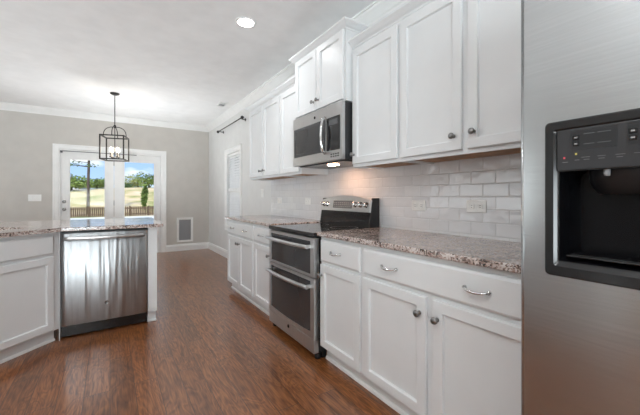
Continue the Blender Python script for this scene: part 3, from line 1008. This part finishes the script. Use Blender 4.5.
for par, hx in ((fdoor, 0.365), (rdoor, 0.435)):
    bm = nb()
    tube(bm, [(hx, FY - 0.002, 0.55), (hx, FY - 0.045, 0.60), (hx, FY - 0.055, 0.75), (hx, FY - 0.058, 1.05), (hx, FY - 0.055, 1.4), (hx, FY - 0.045, 1.55), (hx, FY - 0.002, 1.60)], 0.014, 12)
    build('handle', bm, 'steel', par)
# dispenser
bm = nb()
cz0, cz1, cx0, cx1 = 0.986, 1.229, 0.094, 0.305      # cavity opening
def rrect(x0, x1, z0, z1, r, y, seg=5):
    pts = []
    for cx_, cz_, a0 in ((x1 - r, z1 - r, 0), (x0 + r, z1 - r, 90), (x0 + r, z0 + r, 180), (x1 - r, z0 + r, 270)):
        for k in range(seg + 1):
            a = radians(a0 + 90 * k / seg)
            pts.append((cx_ + r * cos(a), y, cz_ + r * sin(a)))
    return pts
loft(bm, [rrect(dx0 + 0.004, dx1 - 0.004, dz0 + 0.004, dz1 - 0.004, 0.008, FY + 0.004), rrect(dx0, dx1, dz0, dz1, 0.012, FY - 0.001), rrect(dx0, dx1, dz0, dz1, 0.012, FY - 0.006),
          rrect(dx0 + 0.004, dx1 - 0.004, dz0 + 0.004, dz1 - 0.004, 0.010, FY - 0.010), rrect(dx0 + 0.022, dx1 - 0.022, dz0 + 0.028, dz1 - 0.022, 0.006, FY - 0.010),
          rrect(cx0 - 0.004, cx1 + 0.004, cz0 - 0.004, dz1 - 0.028, 0.004, FY - 0.004),
          rrect(cx0, cx1, cz0, cz1, 0.002, FY - 0.003), rrect(cx0, cx1, cz0, cz1, 0.002, FY + 0.002)], cap0=False, cap1=False)
dsp = build('dispenser_frame', bm, 'dark_gloss', fdoor)
bm = nb()
loft(bm, [rrect(cx0, cx1, cz0, cz1, 0.002, FY + 0.001), rrect(cx0 + 0.004, cx1 - 0.004, cz0 + 0.012, cz1, 0.006, FY + 0.05), rrect(cx0 + 0.02, cx1 - 0.02, cz0 + 0.016, cz1, 0.02, FY + 0.085)], cap0=False)
build('dispenser_cavity', bm, 'cavity', dsp)
bm = nb(); box(bm, cx0 - 0.003, cx1 + 0.003, FY - 0.0085, FY - 0.001, cz1 + 0.002, dz1 - 0.026, 0.002)
pn = build('control_panel', bm, 'charcoal', dsp)
bm = nb()
py = FY - 0.009
box(bm, 0.122, 0.215, py, py + 0.002, 1.284, 1.332); box(bm, 0.232, 0.300, py, py + 0.002, 1.284, 1.332)
build('key_field', bm, 'black', pn)
for (mx0, mx1, mz0, mz1, mt) in ((0.131, 0.137, 1.313, 1.317, 'mark'), (0.131, 0.137, 1.297, 1.301, 'mark'), (0.240, 0.247, 1.313, 1.317, 'mark'), (0.240, 0.247, 1.297, 1.301, 'mark')):
    bm = nb(); box(bm, mx0 - 0.004, mx1 + 0.004, py - 0.002, py, mz0 - 0.004, mz1 + 0.004, 0.001); kb = build('key', bm, 'black_gloss', pn)
    bm = nb(); box(bm, mx0, mx1, py - 0.0026, py - 0.002, mz0, mz1); build('key_marking', bm, mt, kb)
for mx, wz, mz in ((0.150, 0.022, 1.322), (0.178, 0.026, 1.322), (0.150, 0.022, 1.296), (0.178, 0.026, 1.296), (0.145, 0.018, 1.262), (0.150, 0.012, 1.256), (0.178, 0.016, 1.262), (0.180, 0.012, 1.256),
                   (0.212, 0.018, 1.262), (0.214, 0.012, 1.256), (0.245, 0.018, 1.262), (0.104, 0.012, 1.252), (0.131, 0.010, 1.256)):
    bm = nb(); box(bm, mx, mx + wz, py - 0.0006, py, mz, mz + 0.0016)
    build('panel_marking', bm, 'mark_dim', pn)
bm = nb(); box(bm, 0.106, 0.110, py - 0.001, py, 1.262, 1.267); build('red_indicator', bm, 'red_led', pn)
bm = nb(); box(bm, 0.132, 0.136, py - 0.001, py, 1.270, 1.275); build('amber_indicator', bm, 'amber_led', pn)
# chute paddle and nozzle inside the cavity
bm = nb()
cxm = (cx0 + cx1) / 2 + 0.012
lp = []
for r_, y, z in ((0.070, 0.010, cz1 - 0.002), (0.072, 0.016, cz1 - 0.020), (0.066, 0.030, cz1 - 0.045), (0.050, 0.045, cz1 - 0.062)):
    lp.append([(cxm + r_ * cos(pi * k / 14), FY + 0.072 - (0.072 - y) * sin(pi * k / 14), z) for k in range(15)])
lpb = [[(x, yy + 0.003, z + 0.003) for x, yy, z in row] for row in lp]
loft(bm, lp, False, False, smooth=True, closed=False); loft(bm, lpb, False, False, smooth=True, closed=False)
build('chute', bm, 'black', dsp)
bm = nb(); lathe(bm, [(0.006, cz1 - 0.016), (0.007, cz1 - 0.010), (0.007, cz1)], (cx0 + 0.098, FY + 0.008, 0), 'Z', 12); build('nozzle', bm, 'filter', dsp)
bm = nb(); box(bm, cx0 + 0.012, cx1 - 0.012, FY + 0.006, FY + 0.070, cz0 + 0.012, cz0 + 0.018, 0.002)
for k in range(9):
    yy = FY + 0.012 + k * 0.0065
    box(bm, cx0 + 0.02, cx1 - 0.02, yy, yy + 0.003, cz0 + 0.018, cz0 + 0.020)
build('drip_tray', bm, 'black_gloss', dsp)

# ------------------------------------------------------------------ outlets, switches, grilles
def wall_plate(loc, rz, w, h, kind, label, group):
    root = empty('wall_outlet' if kind != 'switch' else 'light_switch', loc, rz, label, 'outlet' if kind != 'switch' else 'light switch', group)
    b = nb(); box(b, -w / 2, w / 2, -0.006, 0, -h / 2, h / 2, 0.0025); build('cover_plate', b, 'plate', root)
    gangs = max(1, round(w / 0.06)) if kind == 'switch' else 1
    if kind == 'switch':
        for g in range(gangs):
            gx = (g - (gangs - 1) / 2) * 0.046
            b = nb(); box(b, gx - 0.016, gx + 0.016, -0.009, -0.0055, -0.033, 0.033, 0.002); build('rocker', b, 'plate', root)
    else:
        for s in (-1, 1):
            b = nb()
            if w > h:
                box(b, s * 0.027 - 0.016, s * 0.027 + 0.016, -0.0085, -0.0055, -0.016, 0.016, 0.003)
            else:
                box(b, -0.016, 0.016, -0.0085, -0.0055, s * 0.027 - 0.016, s * 0.027 + 0.016, 0.003)
            rc_ = build('receptacle', b, 'plate', root)
            b = nb()
            for t in (-1, 1):
                if w > h:
                    box(b, s * 0.027 - 0.005, s * 0.027 + 0.005, -0.0088, -0.0084, t * 0.006 - 0.0012, t * 0.006 + 0.0012)
                else:
                    box(b, t * 0.006 - 0.0012, t * 0.006 + 0.0012, -0.0088, -0.0084, s * 0.027 - 0.005, s * 0.027 + 0.005)
            build('slots', b, 'slot', rc_)
    return root
XT = XW - 0.0082
G_O = 'white wall plates'
wall_plate((XT, 1.110, 1.103), RZ_RIGHT, 0.125, 0.075, 'outlet', 'white outlet on the tiles, the one nearest the refrigerator', G_O)
wall_plate((XT, 1.545, 1.098), RZ_RIGHT, 0.118, 0.075, 'outlet', 'white outlet on the tiles just right of the range', G_O)
wall_plate((XT, 3.090, 1.112), RZ_RIGHT, 0.118, 0.075, 'outlet', 'white outlet on the tiles just left of the range', G_O)
wall_plate((XT, 3.800, 1.112), RZ_RIGHT, 0.118, 0.075, 'outlet', 'white outlet near the far end of the tiles under the cabinets', G_O)
wall_plate((XW - 0.0004, 4.400, 1.215), RZ_RIGHT, 0.075, 0.118, 'switch', 'white light switch on the plain wall between tiles and window', G_O)
wall_plate((-1.102, YF - 0.0004, 1.145), 0, 0.175, 0.118, 'switch', 'white multi-gang light switch on the far wall left of the french door', G_O)

gr = empty('return_air_grille', (1.365, YF - 0.0004, 0.45), 0, 'white framed return air grille with grey louvers low on the far wall', 'vent')
bm = nb()
sweep(bm, [(-0.165, -0.265), (0.165, -0.265), (0.165, 0.265), (-0.165, 0.265)], [(0, 0), (0, 0.012), (0.008, 0.014), (0.045, 0.008), (0.045, 0)], side=1, closed=True, mapf=lambda p, hgt: Vector((p.x, -hgt, p.y)))
build('frame', bm, 'trim', gr)
bm = nb()
box(bm, -0.122, 0.122, -0.002, 0.0, -0.222, 0.222)
for k in range(22):
    z = -0.215 + k * 0.02
    loft(bm, [[(x, -0.002, z), (x, -0.010, z - 0.008), (x, -0.010, z - 0.006), (x, -0.002, z + 0.002)] for x in (-0.121, 0.121)])
build('louvers', bm, 'filter', gr)

cv = empty('ceiling_vent', (1.60, 5.47, ZC), 0, 'small white ceiling register near the right wall', 'vent')
bm = nb()
sweep(bm, [(-0.07, -0.13), (0.07, -0.13), (0.07, 0.13), (-0.07, 0.13)], [(0, 0), (0, -0.010), (0.02, -0.012), (0.024, 0)], side=1, closed=True)
build('frame', bm, 'trim', cv)
bm = nb()
box(bm, -0.048, 0.048, -0.108, 0.108, -0.003, -0.0005)
build('backing', bm, 'filter', cv)
bm = nb()
for k in range(9):
    x = -0.042 + k * 0.0105
    box(bm, x - 0.0018, x + 0.0018, -0.108, 0.0, -0.010, -0.0035)
build('louvers', bm, 'trim', cv)

# recessed ceiling light
rl = empty('recessed_ceiling_light', (1.03, 2.80, ZC), 0, 'round white recessed downlight in the ceiling above the aisle', 'ceiling light')
bm = nb()
lathe(bm, [(0.095, 0.0), (0.095, -0.004), (0.088, -0.007), (0.072, -0.004), (0.070, -0.001)], (0, 0, 0), 'Z', 32); build('trim_ring', bm, 'trim', rl)
bm = nb(); lathe(bm, [(0.069, -0.0035), (0.05, -0.0055), (0.0, -0.006)], (0, 0, 0), 'Z', 32); build('lens', bm, 'can_lens', rl)
def can_lamp(x, y):
    light('downlight_lamp', 'SPOT', (x, y, ZC - 0.03), (0, 0, 0), 18, (0.97, 0.985, 1.0), spot_size=radians(160), spot_blend=0.9, shadow_soft_size=0.07)
can_lamp(1.03, 2.80)
# copies added out of frame to bring more light from above
for x, y, lb in ((-0.20, 0.40, 'added round recessed downlight over the aisle, nearest the refrigerator'), (-0.95, 0.20, 'added round recessed downlight over the left of the kitchen'), (-0.9, 2.5, 'added round recessed downlight above the corner sink')):
    c = copy_tree(rl)
    c.location = (x, y, ZC)
    c['label'] = lb
    can_lamp(x, y)

# curtain rod
cr = empty('curtain_rod', (XW - 0.085, 5.70, 2.445), 0, 'dark curtain rod above the side window on the right wall', 'curtain rod')
bm = nb(); tube(bm, [(0, -0.66, 0), (0, 0.68, 0)], 0.009, 10); build('rod', bm, 'iron', cr)
for y in (-0.68, 0.70):
    bm = nb(); lathe(bm, [(0.010, y - 0.03), (0.024, y - 0.016), (0.028, y), (0.024, y + 0.016), (0.010, y + 0.03)], (0, 0, 0), 'Y', 14); build('finial', bm, 'iron', cr)
for y in (-0.60, 0.62):
    bm = nb(); tube(bm, [(0, y, 0), (0.04, y, -0.012), (0.082, y, -0.012)], 0.007, 8); lathe(bm, [(0.026, 0.0845), (0.026, 0.078), (0.0, 0.077)], (0, y, -0.012), 'X', 14)
    build('bracket', bm, 'iron', cr)

# lantern pendant
pl = empty('lantern_pendant', (0.062, 5.80, 0), radians(75), 'square black cage lantern pendant with lit candle bulbs hanging before the door', 'pendant light')
HW, z0, z1 = 0.152, 1.725, 2.075
bm = nb(); lathe(bm, [(0.0, ZC - 0.032), (0.03, ZC - 0.030), (0.06, ZC - 0.016), (0.064, ZC - 0.001)], (0, 0, 0), 'Z', 24); build('canopy', bm, 'iron', pl)
bm = nb(); tube(bm, [(0, 0, ZC - 0.03), (0, 0, 2.22)], 0.006, 8); lathe(bm, [(0.006, 2.26), (0.018, 2.245), (0.02, 2.22), (0.006, 2.205)], (0, 0, 0), 'Z', 14); build('stem', bm, 'iron', pl)
bm = nb()
r = 0.0085
for zz in (z0, z1):
    for s in (-1, 1):
        box(bm, -HW - r, HW + r, s * HW - r, s * HW + r, zz - r, zz + r); box(bm, s * HW - r, s * HW + r, -HW + r, HW - r, zz - r, zz + r)
for sx in (-1, 1):
    for sy in (-1, 1):
        box(bm, sx * HW - r, sx * HW + r, sy * HW - r, sy * HW + r, z0 + r, z1 - r)
build('cage', bm, 'iron', pl)
for k in range(4):
    a = radians(90 * k)
    pts = []
    for i in range(13):
        t = i / 12
        rad = 0.008 + (HW - 0.008) * (sin(t * pi / 2)) ** 0.8
        zz = z1 + (2.225 - z1) * (cos(t * pi / 2)) ** 0.75
        pts.append((rad * cos(a), rad * sin(a), zz))
    bm = nb(); tube(bm, pts, 0.006, 8); build('arch_arm', bm, 'iron', pl)
bm = nb(); tube(bm, [(0, 0, 2.21), (0, 0, 1.755)], 0.006, 8); lathe(bm, [(0.0, 1.735), (0.02, 1.742), (0.024, 1.755), (0.006, 1.772)], (0, 0, 0), 'Z', 14)
build('center_rod', bm, 'iron', pl)
for k in range(4):
    a = radians(45 + 90 * k)
    x, y = 0.06 * cos(a), 0.06 * sin(a)
    bm = nb()
    tube(bm, [(0, 0, 1.757), (x * 0.5, y * 0.5, 1.742), (x, y, 1.760)], 0.005, 8)
    lathe(bm, [(0.004, 1.755), (0.020, 1.762), (0.020, 1.768), (0.011, 1.770), (0.011, 1.838), (0.0, 1.838)], (x, y, 0), 'Z', 14)
    cd = build('candle_holder', bm, 'iron', pl)
    bm = nb(); lathe(bm, [(0.008, 1.838), (0.014, 1.855), (0.016, 1.872), (0.011, 1.895), (0.003, 1.915), (0.0, 1.917)], (x, y, 0), 'Z', 14); build('bulb', bm, 'bulb', cd)
light('pendant_lamp', 'POINT', (0.062, 5.80, 1.88), (0, 0, 0), 10, (1, 0.9, 0.76), shadow_soft_size=0.06)

# ------------------------------------------------------------------ outdoors
def gz(x, y):
    if y < 11: return -0.16
    if y < 45: return -0.16 - 0.95 * (y - 11) / 34
    if y < 50: return -1.11
    t = min(1.0, (y - 50) / 40)
    return -1.11 + 4.3 * t * t * (3 - 2 * t) + 0.35 * sin(x * 0.21) * t
bm = nb()
nx, ny = 40, 60
grid = [[bm.verts.new((-60 + 120 * i / nx, 7.7 + 150 * (j / ny) ** 1.4, gz(-60 + 120 * i / nx, 7.7 + 150 * (j / ny) ** 1.4))) for i in range(nx + 1)] for j in range(ny + 1)]
for j in range(ny):
    for i in range(nx):
        f = bm.faces.new((grid[j][i], grid[j][i + 1], grid[j + 1][i + 1], grid[j + 1][i])); f.smooth = True
build('ground', bm, 'ground', kind='structure')
bm = nb(); box(bm, -7, 7, 7.62, 10.9, -0.158, -0.06); build('patio', bm, 'concrete', kind='structure')
bm = nb()
lo = []
for k in range(13):
    y = 24 + k * 1.4
    lo.append([(-40, y, gz(0, y) + 0.012), (40, y, gz(0, y) + 0.012), (40, y, gz(0, y) - 0.02), (-40, y, gz(0, y) - 0.02)])
loft(bm, lo)
build('driveway', bm, 'concrete', kind='structure')
# picket fence
FYo = 44.5
fnc = empty('wooden_fence', (0, FYo, gz(0, FYo)), 0, 'brown wooden picket fence across the yard beyond the door', 'fence')
bm = nb()
box(bm, -12, 6, 0.0, 0.05, 0.20, 0.30); box(bm, -12, 6, 0.0, 0.05, 0.85, 0.95)
build('rails', bm, 'fence', fnc)
bm = nb()
x = -12.0
while x < 6:
    box(bm, x, x + 0.15, -0.03, 0.0, 0.02, 1.12)
    x += 0.19
build('pickets', bm, 'fence', fnc)
for k in range(10):
    bm = nb(); box(bm, -12 + 2 * k - 0.07, -12 + 2 * k + 0.07, 0.05, 0.19, -0.02, 1.2); build('post', bm, 'fence', fnc)

def foliage(bm, c, rad, n, size):
    for _ in range(n):
        while True:
            p = Vector((random.uniform(-1, 1), random.uniform(-1, 1), random.uniform(-1, 1)))
            if 0.35 < p.length < 1: break
        p = Vector((p.x * rad[0], p.y * rad[1], p.z * rad[2])) + Vector(c)
        q = Matrix.Rotation(random.uniform(0, 6.28), 3, 'Z') @ Matrix.Rotation(random.uniform(0, 3.1), 3, 'X')
        s = size * random.uniform(0.6, 1.3)
        vs = [bm.verts.new(p + q @ Vector(d) * s) for d in ((-1, 0, -0.35), (0, 0.25, -0.5), (1, 0, 0.1), (0.1, -0.2, 0.55))]
        bm.faces.new(vs)

def tree(x, y, h, crown_r, mat, label, trunk_r=0.18, kind='round', group='trees beyond the yard'):
    z = gz(x, y)
    root = empty('tree', (x, y, z - 0.02), random.uniform(0, 6), label, 'tree', group)
    b = nb()
    lean = random.uniform(-0.03, 0.03)
    tube(b, [(0, 0, -0.1), (lean * h * 0.3, 0, h * 0.3), (lean * h * 0.5, lean * h * 0.4, h * 0.65), (lean * h, lean * h * 0.5, h * 0.93)], [trunk_r * 1.2, trunk_r, trunk_r * 0.8, trunk_r * 0.25], 9)
    if kind == 'pine':
        brs = []
        for k in range(15):
            zz = h * random.uniform(0.38, 0.95)
            a = random.uniform(0, 6.28)
            L = crown_r * random.uniform(0.5, 1.0) * (1.15 - 0.6 * (zz / h))
            tip = (L * cos(a), L * sin(a), zz + L * random.uniform(-0.05, 0.25))
            tube(b, [(lean * zz, 0, zz), (tip[0] * 0.5, tip[1] * 0.5, zz + 0.05 * L), tip], [trunk_r * 0.28, trunk_r * 0.2, 0.02], 5)
            brs.append(tip)
        build('trunk', b, 'bark', root)
        b = nb()
        for t in brs:
            foliage(b, t, (0.8, 0.8, 0.3), 24, 0.15)
            foliage(b, (t[0] * 0.65, t[1] * 0.65, t[2]), (0.6, 0.6, 0.25), 10, 0.14)
        build('crown', b, mat, root)
    else:
        build('trunk', b, 'bark', root)
        b = nb()
        for k in range(7):
            a = k * 2.4
            rr = crown_r * 0.55 * (k > 0)
            foliage(b, (rr * cos(a), rr * sin(a), h * 0.52 + h * 0.16 * ((k * 37) % 5 - 2) / 2), (crown_r * 0.6, crown_r * 0.6, h * 0.34), 170, 0.22)
        build('crown', b, mat, root)
    return root
def at_u(u, y):                    # where a bearing of the camera meets a distance
    t = (u - 320) / 321.0
    S, C = sin(radians(33.2)), cos(radians(33.2))
    return y * (S + C * t) / (C - S * t)
tree(at_u(88, 52), 52, 15.0, 3.2, 'leaf_pine', 'tall bare-trunked pine seen through the left door pane', 0.16, 'pine')
tree(at_u(71.5, 81), 81, 3.6, 2.8, 'leaf_green', 'round green tree at the left edge of the left door pane')
tree(at_u(79.5, 97), 97, 2.8, 3.0, 'leaf_olive', 'pale olive tree just left of the pine trunk', 0.16)
tree(at_u(97, 90), 90, 2.7, 3.2, 'leaf_green', 'bushy green tree just right of the pine trunk', 0.16)
tree(at_u(103, 110), 110, 3.4, 3.2, 'leaf_olive', 'olive tree at the right edge of the left door pane', 0.16)
tree(at_u(128, 116), 116, 2.4, 3.0, 'leaf_pine', 'low dark tree at the left edge of the right door pane', 0.16)
tree(at_u(138, 98), 98, 3.6, 3.6, 'leaf_olive', 'broad pale tree in the middle of the right door pane', 0.16)
tree(at_u(149, 86), 86, 3.7, 2.6, 'leaf_green', 'green tree at the right edge of the right door pane', 0.16)
tree(at_u(144.5, 56), 56, 4.2, 0.38, 'leaf_green', 'slim young tree rising behind the fence in the right door pane', 0.07)
